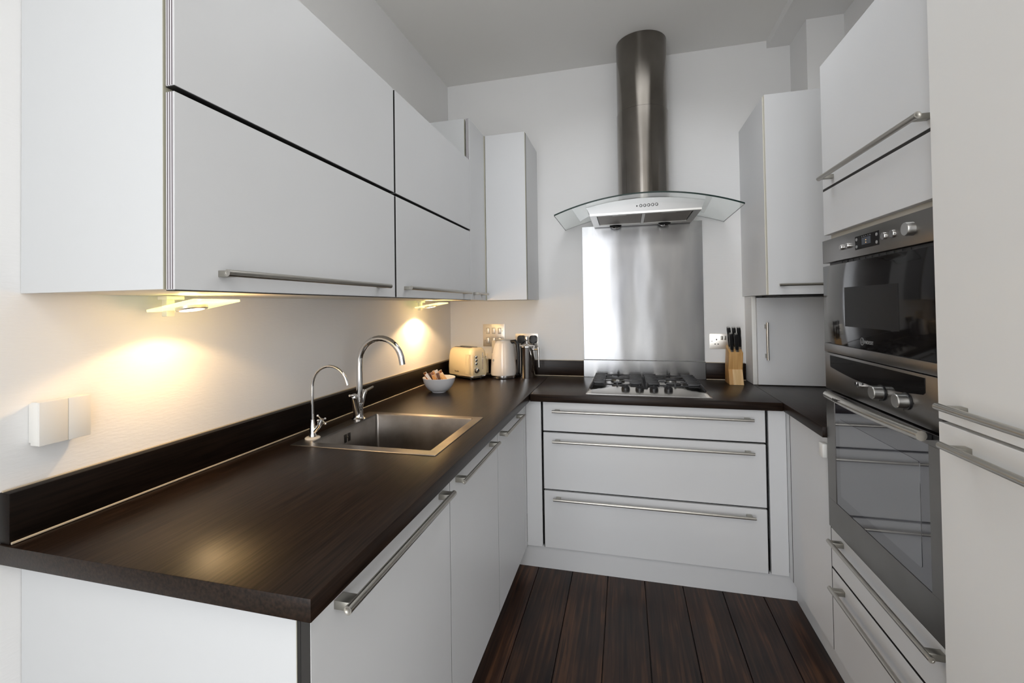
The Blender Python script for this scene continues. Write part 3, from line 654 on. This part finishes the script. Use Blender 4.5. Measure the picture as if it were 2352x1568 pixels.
# main tap
ty, tx = -1.235, .124
u = thing('mixer_tap', 'tall chrome mixer tap with swan neck and two lever handles', 'tap', (tx, ty, H+.002))
Z0 = H+.0022
obj('base', lathe(bmesh.new(), [(.026, 0), (.026, .004), (.021, .008), (.0185, .012), (.0175, .05), (.017, .062), (.012, .070), (0, .072)], (tx, ty, Z0), 32), M_chrome, u)
pts = [(tx+.004, ty, Z0+.055), (tx+.006, ty, 1.00), (tx+.006, ty, 1.08)]
cx_, cz_, rr = tx+.006+.092, 1.092, .092
for k in range(1, 17):
    a = PI - k*(PI*.97)/16; pts.append((cx_+rr*math.cos(a), ty, cz_+rr*1.06*math.sin(a)))
pts.append((pts[-1][0]+.002, ty, pts[-1][2]-.012))
sp = obj('spout', tube(bmesh.new(), pts, [.0118]*3+[.0115]*16+[.0115], 24), M_chrome, u)
tube_end = pts[-1]
obj('spout_ring', lathe(bmesh.new(), [(.0125, 0), (.0125, .016), (0, .016)], (tx+.006, ty, Z0+.068), 24), M_chrome, sp)
def valve(dy, top, lever):
    b = Vector((tx, ty+dy*.004, Z0+.018)); t_ = Vector(top); d = (t_-b)
    v = obj('valve', tube(bmesh.new(), [b, t_], .0145 if dy < 0 else .0095, 24), M_chrome, u)
    lathe_bm = lathe(bmesh.new(), [(.0150 if dy < 0 else .011, 0), (.0150 if dy < 0 else .011, .012), (.012 if dy < 0 else .009, .017), (0, .019)], t_, 24, d)
    tube(lathe_bm, [t_+d.normalized()*.012, Vector(lever)], [.0052, .0040], 12)
    obj('lever', lathe_bm, M_chrome, v)
valve(-1, (tx+.000, ty-.026, .957), (tx+.012, ty-.075, .980))
valve(1, (tx+.002, ty+.036, .965), (tx+.012, ty+.088, .985))
# drinking-water tap
fy, fx = -1.498, .121
u = thing('filter_tap', 'slim chrome drinking water tap with small cross handle', 'tap', (fx, fy, H+.002))
obj('washer', lathe(bmesh.new(), [(.024, 0), (.0245, .003), (.021, .0055), (.012, .006), (0, .006)], (fx, fy, Z0), 32), nm('ivory_washer', (.75, .68, .58), .4), u)
obj('body', lathe(bmesh.new(), [(.012, .006), (.0115, .012), (.0095, .018), (.0095, .040), (.0085, .044), (.0062, .062), (0, .063)], (fx, fy, Z0), 24), M_chrome, u)
pts = [(fx, fy, Z0+.05), (fx, fy, 1.045)]
for k in range(1, 15):
    a = PI - k*(PI*.90)/14; pts.append((fx+.067+.067*math.cos(a), fy, 1.045+.071*math.sin(a)))
pts.append((pts[-1][0]+.004, fy, pts[-1][2]-.012)); n_ = len(pts)
obj('spout', tube(bmesh.new(), pts, [.0045]*(n_-2)+[.0058, .0058], 16), M_chrome, u)
v = obj('valve', tube(bmesh.new(), [(fx+.004, fy, Z0+.020), (fx+.026, fy, .915), (fx+.030, fy, .928)], [.006, .007, .0085], 16), M_chrome, u)
bm = bmesh.new(); tube(bm, [(fx+.029, fy, .924), (fx+.037, fy, .940)], [.009, .006], 16)
c0 = Vector((fx+.035, fy, .938))
for d in ((.8, -.15, -.55), (-.8, .15, .5), (.1, -1, .1), (-.1, 1, -.1)):
    d = Vector(d).normalized(); tube(bm, [c0, c0+d*.019], .0024, 10); lathe(bm, [(0, -.0042), (.0030, -.003), (.0042, 0), (.0030, .003), (0, .0042)], c0+d*.021, 12)
obj('cross_handle', bm, M_chrome, v)

# ------------------------------------------------------------------ under-cabinet lamps
def cab_lamp(cy, label, LAMP_W):
    u = thing('under_cabinet_lamp', label, 'lamp', (.12, cy, 1.31), 'under-cabinet lamps')
    x0, x1, z0, z1 = .050, .190, 1.303, 1.3265
    dx = Vector((x1-x0, 0, z1-z0)).normalized(); nz = Vector((-dx.z, 0, dx.x)); Lx = (Vector((x1, 0, z1))-Vector((x0, 0, z0))).length
    fr = FR((x0, cy-.064, z0), dx, (0, 1, 0), nz)
    obj('glass_plate', prism(bmesh.new(), [(0, .0), (Lx, 0), (Lx, .128), (0, .128)], .006, fr, .0008), M_lampglass, u)
    cen = Vector((.118, cy-.008, 0)); cen.z = z0+(cen.x-x0)*dx.z/dx.x
    c = obj('lamp_ring', lathe(bmesh.new(), [(.026, -.001), (.0335, -.001), (.0335, .006), (.031, .008), (.026, .008), (.026, -.001)], cen, 40, -nz), M_steel, u)
    obj('lens', lathe(bmesh.new(), [(.0255, .0035), (0, .0045)], cen, 32, -nz), M_bulb, c)
    obj('bracket', B((.045, .075, cy-.035, cy+.010, 1.333, 1.3412), (.052, .068, cy-.030, cy-.010, 1.292, 1.333), bev=.001), M_inner, u)
    l = bpy.data.lights.new('spot', 'SPOT'); l.energy = LAMP_W; l.color = (1, .64, .31); l.spot_size = math.radians(139); l.spot_blend = .24; l.shadow_soft_size = .012
    lo = bpy.data.objects.new('lamp_spot', l); C.objects.link(lo); lo.location = (.12, cy, 1.287); lo.rotation_euler = (0, 0, 0)
    # light leaking upward through the glass plate
    l3 = bpy.data.lights.new('core', 'SPOT'); l3.energy = LAMP_W*.4; l3.color = (1, .62, .30); l3.spot_size = math.radians(84); l3.spot_blend = 1; l3.shadow_soft_size = .014
    lo3 = bpy.data.objects.new('lamp_core', l3); C.objects.link(lo3); lo3.location = (.12, cy, 1.287); lo3.rotation_euler = (0, math.radians(30), 0)
    # warm light scattered in every direction by the glass plate
    l4 = bpy.data.lights.new('scatter', 'POINT'); l4.energy = .62; l4.color = (1, .60, .25); l4.shadow_soft_size = .045
    lo4 = bpy.data.objects.new('lamp_scatter', l4); C.objects.link(lo4); lo4.location = (.205, cy, 1.280)
    l2 = bpy.data.lights.new('leak', 'SPOT'); l2.energy = 1.0; l2.color = (1, .80, .32); l2.spot_size = math.radians(165); l2.spot_blend = .6; l2.shadow_soft_size = .02
    lo2 = bpy.data.objects.new('lamp_leak', l2); C.objects.link(lo2); lo2.location = (.10, cy, 1.3365); lo2.rotation_euler = (0, math.radians(-75), 0)
cab_lamp(-1.921, 'lit glass under-cabinet lamp nearest the camera, beside the control box', 1.35)
cab_lamp(-.520, 'lit glass under-cabinet lamp in the far corner above the bowl', 4.6)

# ------------------------------------------------------------------ wall fittings
u = thing('wall_control_box', 'square white control box on the left wall beside the near lamp', 'control box', (0, -2.13, 1.04))
y0, y1, z0, z1 = -2.174, -2.086, 1.0445, 1.1295; xw = wx(-2.13)
obj('back_box', B((xw+.0005, xw+.012, y0+.004, y1-.004, z0+.004, z1-.004), bev=.001), M_plastic, u)
obj('cover', B((xw+.012, .026, y0, y1, z0, z1), bev=.0015), M_plastic, u)
obj('cover', B((.0263, .030, y0, -2.1265, z0, z1), bev=.0008), M_plastic, u); obj('cover', B((.0263, .030, -2.1258, y1, z0, z1), bev=.0008), M_plastic, u)
def screws(bm, pts, n):
    for p in pts: lathe(bm, [(.003, 0), (.003, .0008), (0, .0012)], p, 12, n)
    return bm
u = thing('switch_plate', 'tall steel grid switch plate with six rockers behind the kettle', 'switch', (.318, 0, 1.05))
obj('plate', prism(bmesh.new(), rrect(.246, .390, 1.050, 1.194, .004), .004, FR((0, -.0006, 0), (1, 0, 0), (0, 0, 1), (0, -1, 0)), .0005), M_plate, u)
for zz in (1.150, 1.089):
    for xx in (.279, .318, .357):
        f = obj('rocker_frame', B((xx-.0105, xx+.0105, -.0058, -.0046, zz-.0195, zz+.0195), bev=.0006, seg=1), M_post, u)
        obj('rocker', B((xx-.0075, xx+.0075, -.0085, -.0058, zz-.016, zz+.016), bev=.0012), M_plate, f)
obj('screws', screws(bmesh.new(), [(.261, -.0046, 1.150), (.375, -.0046, 1.150), (.261, -.0046, 1.089), (.375, -.0046, 1.089)], (0, -1, 0)), M_post, u)
def socket(x0, x1, z0, z1, label, both=True):
    u = thing('double_socket', label, 'socket', ((x0+x1)/2, 0, z0))
    obj('plate', prism(bmesh.new(), rrect(x0, x1, z0, z1, .004), .004, FR((0, -.0006, 0), (1, 0, 0), (0, 0, 1), (0, -1, 0)), .0005), M_plate, u)
    cx = (x0+x1)/2; zm = (z0+z1)/2
    for s in (-1, 1):
        obj('rocker', B((cx+s*.0085-.006, cx+s*.0085+.006, -.0078, -.0046, zm+.008, zm+.030), bev=.001), M_post, u)
        bm = bmesh.new(); ccx = cx+s*.036
        B((ccx-.003, ccx+.003, -.0052, -.0046, zm+.006, zm+.014), (ccx-.0115, ccx-.0045, -.0052, -.0046, zm-.018, zm-.013), (ccx+.0045, ccx+.0115, -.0052, -.0046, zm-.018, zm-.013), bm=bm)
        obj('socket_holes', bm, M_black, u)
    obj('screws', screws(bmesh.new(), [(x0+.012, -.0046, zm), (x1-.012, -.0046, zm)], (0, -1, 0)), M_post, u)
socket(.461, .607, 1.044, 1.132, 'double wall socket holding two black plugs behind the coffee press')
socket(1.605, 1.751, 1.047, 1.133, 'steel double wall socket left of the knife block')
for x, lb in ((.505, 'black plug in the left outlet of the double socket'), (.581, 'black plug in the right outlet of the double socket')):
    p = bmesh.new(); prism(p, rrect(-.0235, .0235, -.024, .024, .014), .032, FR((x, -.0062, 1.098), (1, 0, 0), (0, 0, 1), (0, -1, 0)), .006)
    o = obj('plug', p, M_blk); tag(o, lb, 'plug', 'plugs behind the coffee press', (x, -.006, 1.098))
    cb = tube(bmesh.new(), [(x, -.020, 1.078), (x, -.024, 1.03), (x+.004, -.035, .98), (x-.01, -.045, .90), (x-.02, -.06, .882)], .0035, 8)
    obj('cable', cb, M_blk, o)

# ------------------------------------------------------------------ toaster
c = Vector((.194, -.166, H)); d1 = Vector((-.86, .51, 0)).normalized(); d2 = Vector((.51, .86, 0)).normalized()
LT, WT = .236, .136
u = thing('toaster', 'cream two-slice toaster with chrome dial near the corner', 'toaster', c)
TFm = FR(c, -d1, d2, (0, 0, 1))     # local x: towards the control end, local -y: the big face seen by the camera
def tt(bm): bmesh.ops.transform(bm, matrix=TFm, verts=bm.verts); return bm
def rlathe_body(levels, r):
    """levels: (half length, half width, z, corner radius)"""
    bm = bmesh.new(); Ls = []
    for hl, hw, z, rc in levels: Ls.append([bm.verts.new((a, b, z)) for a, b in rrect(-hl, hl, -hw, hw, rc, 8)])
    for a, b in zip(Ls, Ls[1:]):
        for k in range(len(a)): bm.faces.new((a[k], a[(k+1) % len(a)], b[(k+1) % len(a)], b[k]))
    bm.faces.new(Ls[0][::-1]); bm.faces.new(Ls[-1]); return bm
hl, hw = LT/2, WT/2
obj('body', tt(rlathe_body([(hl-.002, hw-.002, .024, .030), (hl, hw, .028, .032), (hl+.001, hw+.001, .07, .032), (hl-.001, hw-.002, .13, .032), (hl-.006, hw-.006, .165, .032), (hl-.012, hw-.012, .179, .030), (hl-.022, hw-.022, .186, .026), (hl-.03, hw-.03, .188, .020)], 0)), M_cream, u)
obj('chrome_band', tt(rlathe_body([(hl+.0015, hw+.0015, .0185, .032), (hl+.0015, hw+.0015, .0240, .032)], 0)), M_chrome, u)
obj('base', tt(rlathe_body([(hl-.030, hw-.028, .007, .022), (hl-.012, hw-.012, .010, .028), (hl-.001, hw-.001, .0183, .032)], 0)), M_cream, u)
for sx in (-1, 1):
    for sy in (-1, 1): obj('foot', tt(lathe(bmesh.new(), [(.008, 0), (.008, .009), (0, .009)], (sx*(hl-.04), sy*(hw-.03), 0), 16)), M_blk, u)
for sy in (-.022, .022): obj('slot', tt(B((-.085, .06, sy-.010, sy+.010, .1875, .1892), bev=.002)), M_blk, u)
bm = bmesh.new()  # fluted panel on the control end
for k in range(15):
    a = -hw+.012+.0085*k
    if abs(a) < .02: continue
    tube(bm, [(hl+.0005, a, .034), (hl+.0008, a, .10), (hl-.003, a, .150)], .0016, 6)
for k in range(7):
    a = hl-.012-.007*k; tube(bm, [(a, -hw-.0002, .034), (a, -hw-.0005, .10), (a, -hw+.0035, .152)], .0014, 6)
obj('fluting', tt(bm), M_cream, u)
yl = -.030
obj('dial', tt(lathe(bmesh.new(), [(.016, 0), (.017, .004), (.012, .006), (.011, .014), (.009, .016), (0, .016)], (hl+.001, yl, .058), 28, (1, 0, 0))), M_chrome, u)
for k in range(3): obj('button', tt(lathe(bmesh.new(), [(.0085, 0), (.0085, .003), (.006, .005), (0, .0045)], (hl, yl, .096+.020*k), 20, (1, 0, 0))), M_chrome, u)
obj('lever_track', tt(B((hl-.002, hl+.003, .016, .023, .060, .160), bev=.001)), M_chrome, u)
obj('lever', tt(tube(bmesh.new(), [(hl, .0195, .138), (hl+.018, .0195, .134), (hl+.030, .0195, .137)], [.004, .005, .004], 12)), M_chrome, u)
text('lettering', 'Breville', .0135, TFm @ FR((-.018, -hw-.0014, .046), (1, 0, 0), (0, 0, 1), (0, -1, 0)), M_dark, u)

# ------------------------------------------------------------------ kettle
kc = Vector((.412, -.118, H))
u = thing('kettle', 'pale glossy jug kettle with black handle between toaster and coffee press', 'kettle', kc)
obj('base', lathe(bmesh.new(), [(.070, .002), (.083, .004), (.084, .008), (.084, .019), (.080, .021)], kc, 48), M_chrome, u)
obj('foot', lathe(bmesh.new(), [(0, 0), (.080, 0), (.082, .004), (.0, .004)], kc, 48), M_blk, u)
obj('body', lathe(bmesh.new(), [(.0795, .0215), (.081, .026), (.079, .07), (.073, .14), (.066, .208), (.062, .220), (.057, .226), (.055, .227)], kc, 64), M_kettle, u)
obj('lid', lathe(bmesh.new(), [(.0555, .2255), (.0555, .2285), (.050, .231), (.0, .234)], kc, 48), M_steel, u)
sd = Vector((-.80, -.60, 0)).normalized(); side = Vector((-sd.y, sd.x, 0))
bm = bmesh.new(); q = []
for k in range(9):     # V-shaped spout lip
    s = k/8; z = .228-.078*s; wv = .026*(1-s)**.8; out = 0; bodyr = .0645+.0085*s
    q.append([bm.verts.new(kc+sd*(bodyr-.004)+side*wv+Vector((0, 0, z))), bm.verts.new(kc+sd*(bodyr+.009*(1-s)**.7+.001)+Vector((0, 0, z+.001*(1-s)))), bm.verts.new(kc+sd*(bodyr-.004)-side*wv+Vector((0, 0, z)))])
for a, b in zip(q, q[1:]):
    for k in (0, 1): bm.faces.new((a[k], a[k+1], b[k+1], b[k]))
bm.faces.new(q[0]); 
obj('spout', bm, M_steel, u)
hd = Vector((.86, -.30, 0)).normalized()
pts = [kc+hd*.055+Vector((0, 0, .218)), kc+hd*.085+Vector((0, 0, .222)), kc+hd*.103+Vector((0, 0, .205)), kc+hd*.107+Vector((0, 0, .15)), kc+hd*.108+Vector((0, 0, .09)), kc+hd*.105+Vector((0, 0, .045)), kc+hd*.094+Vector((0, 0, .020))]
obj('handle', tube(bmesh.new(), pts, [.012, .013, .012, .0105, .0095, .009, .007], 16), M_blk, u)
obj('water_gauge', lathe(bmesh.new(), [(.008, 0), (.008, .001), (0, .0015)], kc+Vector((-.62, -.785, 0)).normalized()*.0765+Vector((0, 0, .110)), 20, (-.62, -.785, 0.07)), nm('grey_gauge', (.35, .38, .42), .2), u)

# ------------------------------------------------------------------ coffee press
pc = Vector((.556, -.105, H))
u = thing('coffee_press', 'polished steel cafetiere with plunger knob beside the kettle', 'coffee press', pc)
obj('body', lathe(bmesh.new(), [(.0, 0), (.047, 0), (.048, .003), (.048, .185), (.0495, .190)], pc, 48), M_chrome, u)
obj('lid', lathe(bmesh.new(), [(.0500, .187), (.0500, .193), (.044, .198), (.012, .2025), (.006, .206), (0, .206)], pc, 48), M_chrome, u)
obj('plunger', lathe(bmesh.new(), [(.0035, .204), (.0035, .222), (.011, .224), (.012, .228), (.012, .246), (.010, .250), (0, .251)], pc, 24), M_chrome, u)
hd = Vector((.93, -.36, 0)).normalized(); bm = bmesh.new()
tube(bm, [pc+hd*.048+Vector((0, 0, .172)), pc+hd*.084+Vector((0, 0, .174))], .0055, 12)
tube(bm, [pc+hd*.082+Vector((0, 0, .186)), pc+hd*.084+Vector((0, 0, .12)), pc+hd*.086+Vector((0, 0, .068))], [.0068, .0062, .0055], 16)
obj('handle', bm, M_chrome, u)
sdv = Vector((-.95, -.3, 0)).normalized()
obj('spout', prism(bmesh.new(), [(-.012, 0), (.012, 0), (0, .022)], .014, FR(pc+sdv*.044+Vector((0, 0, .176)), Vector((-sdv.y, sdv.x, 0)), sdv, (0, 0, 1))), M_chrome, u)

# ------------------------------------------------------------------ bowl of sachets
bc = Vector((.205, -.632, H))
o = obj('bowl', lathe(bmesh.new(), [(0, .004), (.030, .004), (.032, 0), (.036, 0), (.038, .004), (.050, .010), (.062, .021), (.072, .036), (.0795, .054), (.084, .073), (.083, .0745), (.081, .073), (.076, .054), (.068, .037), (.058, .023), (.045, .013), (0, .009)], bc, 56), M_china); tag(o, 'small white china bowl on the left worktop near the toaster', 'bowl', loc=tuple(bc))
MS = [nm('brown_paper', (.33, .12, .035), .4), nm('orange_paper', (.62, .30, .10), .35), nm('gold_paper', (.66, .42, .20), .3, .4), nm('white_paper', (.75, .70, .66), .4), nm('dark_brown_paper', (.10, .035, .015), .4)]
spec = [(-.052, .006, -28, -35, .070, 0, 'brown sachet leaning over the left rim of the bowl'), (-.040, -.012, -34, 10, .066, 3, 'white striped sachet low at the left of the bowl'),
        (-.030, .012, -24, 30, .074, 4, 'dark brown sachet just behind the striped one'), (-.018, -.016, -18, -20, .062, 1, 'orange sachet at the front left of the bowl'),
        (-.006, .010, -30, 20, .080, 0, 'brown sachet in the middle, tip up to the left'), (.006, -.010, -16, -10, .070, 4, 'dark brown sachet in the middle of the bowl'),
        (.010, .016, -22, 25, .086, 3, 'white sachet, tallest in the bowl'), (.020, -.006, -26, -15, .076, 2, 'gold sachet right of the tallest white one'),
        (.034, .008, -30, 15, .084, 1, 'wide orange sachet at the right of the bowl'), (.044, -.010, -32, -5, .066, 2, 'bright gold sachet nearest the right rim of the bowl'),
        (-.024, .026, -10, 40, .078, 2, 'gold sachet at the back left of the bowl'), (.022, .026, -14, 35, .080, 0, 'brown sachet at the back right of the bowl')]
vr = Vector((.91, .41, 0)).normalized()  # roughly across the view
vd = Vector((-.41, .91, 0))
for i, (a, b, tilt, yaw, ln, mi, lb) in enumerate(spec):
    bm = bmesh.new(); wd = .0075 if i % 3 else .0095
    prism(bm, [(-wd, 0), (wd, 0), (wd*1.05, ln*.3), (wd*.95, ln*.7), (wd*1.05, ln), (-wd*1.05, ln), (-wd*.9, ln*.6), (-wd*1.05, ln*.3)], .003, FR((0, 0, 0), (1, 0, 0), (0, 0, 1), (0, -1, 0)), .0008)
    if mi in (0, 1, 2):   # printed paler band near the top
        for f in bm.faces:
            if f.calc_center_median().z > ln*.78: f.material_index = 1
    ax = vd
    m = Matrix.Translation(bc + vr*(a*.88+.006) + vd*(b*.8) + Vector((0, 0, .030 if abs(a) < .04 else .040))) @ Matrix.Rotation(math.radians(tilt), 4, ax) @ Matrix.Rotation(math.radians(yaw+24), 4, 'Z')
    bmesh.ops.transform(bm, matrix=m, verts=bm.verts)
    o = obj('sachet', bm, [MS[mi], MS[3]]); tag(o, lb, 'sachet', 'sachets in the white bowl', tuple(m.translation))

# ------------------------------------------------------------------ knife block
u = thing('knife_block', 'angled bamboo knife block beside the right wall socket', 'knife block', (1.70, -.15, H))
# profile in the y-z plane leaning back; front foot forward
kx0, kx1 = 1.671, 1.740
prof = [(-.172, 0), (-.060, 0), (-.052, .075), (-.040, .185), (-.118, .190), (-.150, .158), (-.150, .078)]
prof = [(-.062, 0), (-.070, .090), (-.100, .205), (-.176, .170), (-.152, .080), (-.176, .0)]
bm = bmesh.new(); prism(bm, [(a, b) for a, b in prof][::-1], kx1-kx0, FR((kx0, 0, H), (0, 1, 0), (0, 0, 1), (1, 0, 0)), .0015)
obj('block', bm, M_bam, u)
bm = bmesh.new(); prism(bm, [(-.1530, .0795), (-.1565, .079), (-.1805, .001), (-.1765, .001)][::-1], (kx1-kx0)*.72, FR((kx0+(kx1-kx0)*.27, 0, H), (0, 1, 0), (0, 0, 1), (1, 0, 0)))
obj('front_foot', bm, M_bam2, u)
bm = bmesh.new()
kd = Vector((0, -.30, .95)).normalized()
kn = [(1.689, -.160, .176, .090, 'front knife on the left of the knife block'), (1.714, -.160, .176, .088, 'front knife in the middle of the knife block'),
      (1.686, -.130, .190, .108, 'rear knife on the left of the knife block'), (1.711, -.130, .190, .108, 'rear knife in the middle of the knife block'), (1.735, -.130, .190, .108, 'rear knife on the right of the knife block')]
def knife(x, y, z, ln, lb):
    ku = thing('knife', lb, 'knife', (x, y, H+z), 'black-handled knives in the block')
    o0 = Vector((x, y, H+z)); xa = Vector((1, 0, 0)); ya = kd.cross(xa) * -1
    xl = Vector((-.085, 0, 0)) # handles lean slightly left
    ax = (kd*1.0+xl*1.3).normalized()
    bm = bmesh.new(); Ls = []
    for s, w_, d_ in ((0, .0072, .0095), (.12, .0076, .0105), (.35, .0088, .0115), (.6, .0082, .0105), (.85, .0092, .0125), (1, .0082, .011)):
        p = o0+ax*(.012+ln*s)+Vector((0, 0, 0)); Ls.append([bm.verts.new(p+xa*a+ya*b) for a, b in rrect(-w_, w_, -d_, d_, w_*.6, 4)])
    for a, b in zip(Ls, Ls[1:]):
        for k in range(len(a)): bm.faces.new((a[k], a[(k+1) % len(a)], b[(k+1) % len(a)], b[k]))
    bm.faces.new(Ls[0][::-1]); bm.faces.new(Ls[-1]); obj('handle', bm, M_blk, ku)
    for a, b, nme in ((-.004, .0125, 'bolster'), (.012+ln, .012+ln+.004, 'end_cap')):
        bm = bmesh.new(); prism(bm, rrect(-.0072, .0072, -.0095, .0095, .003, 3), b-a, FR(o0+ax*a, xa, ya, ax)); obj(nme, bm, M_steel, ku)
for k in kn: knife(*k)
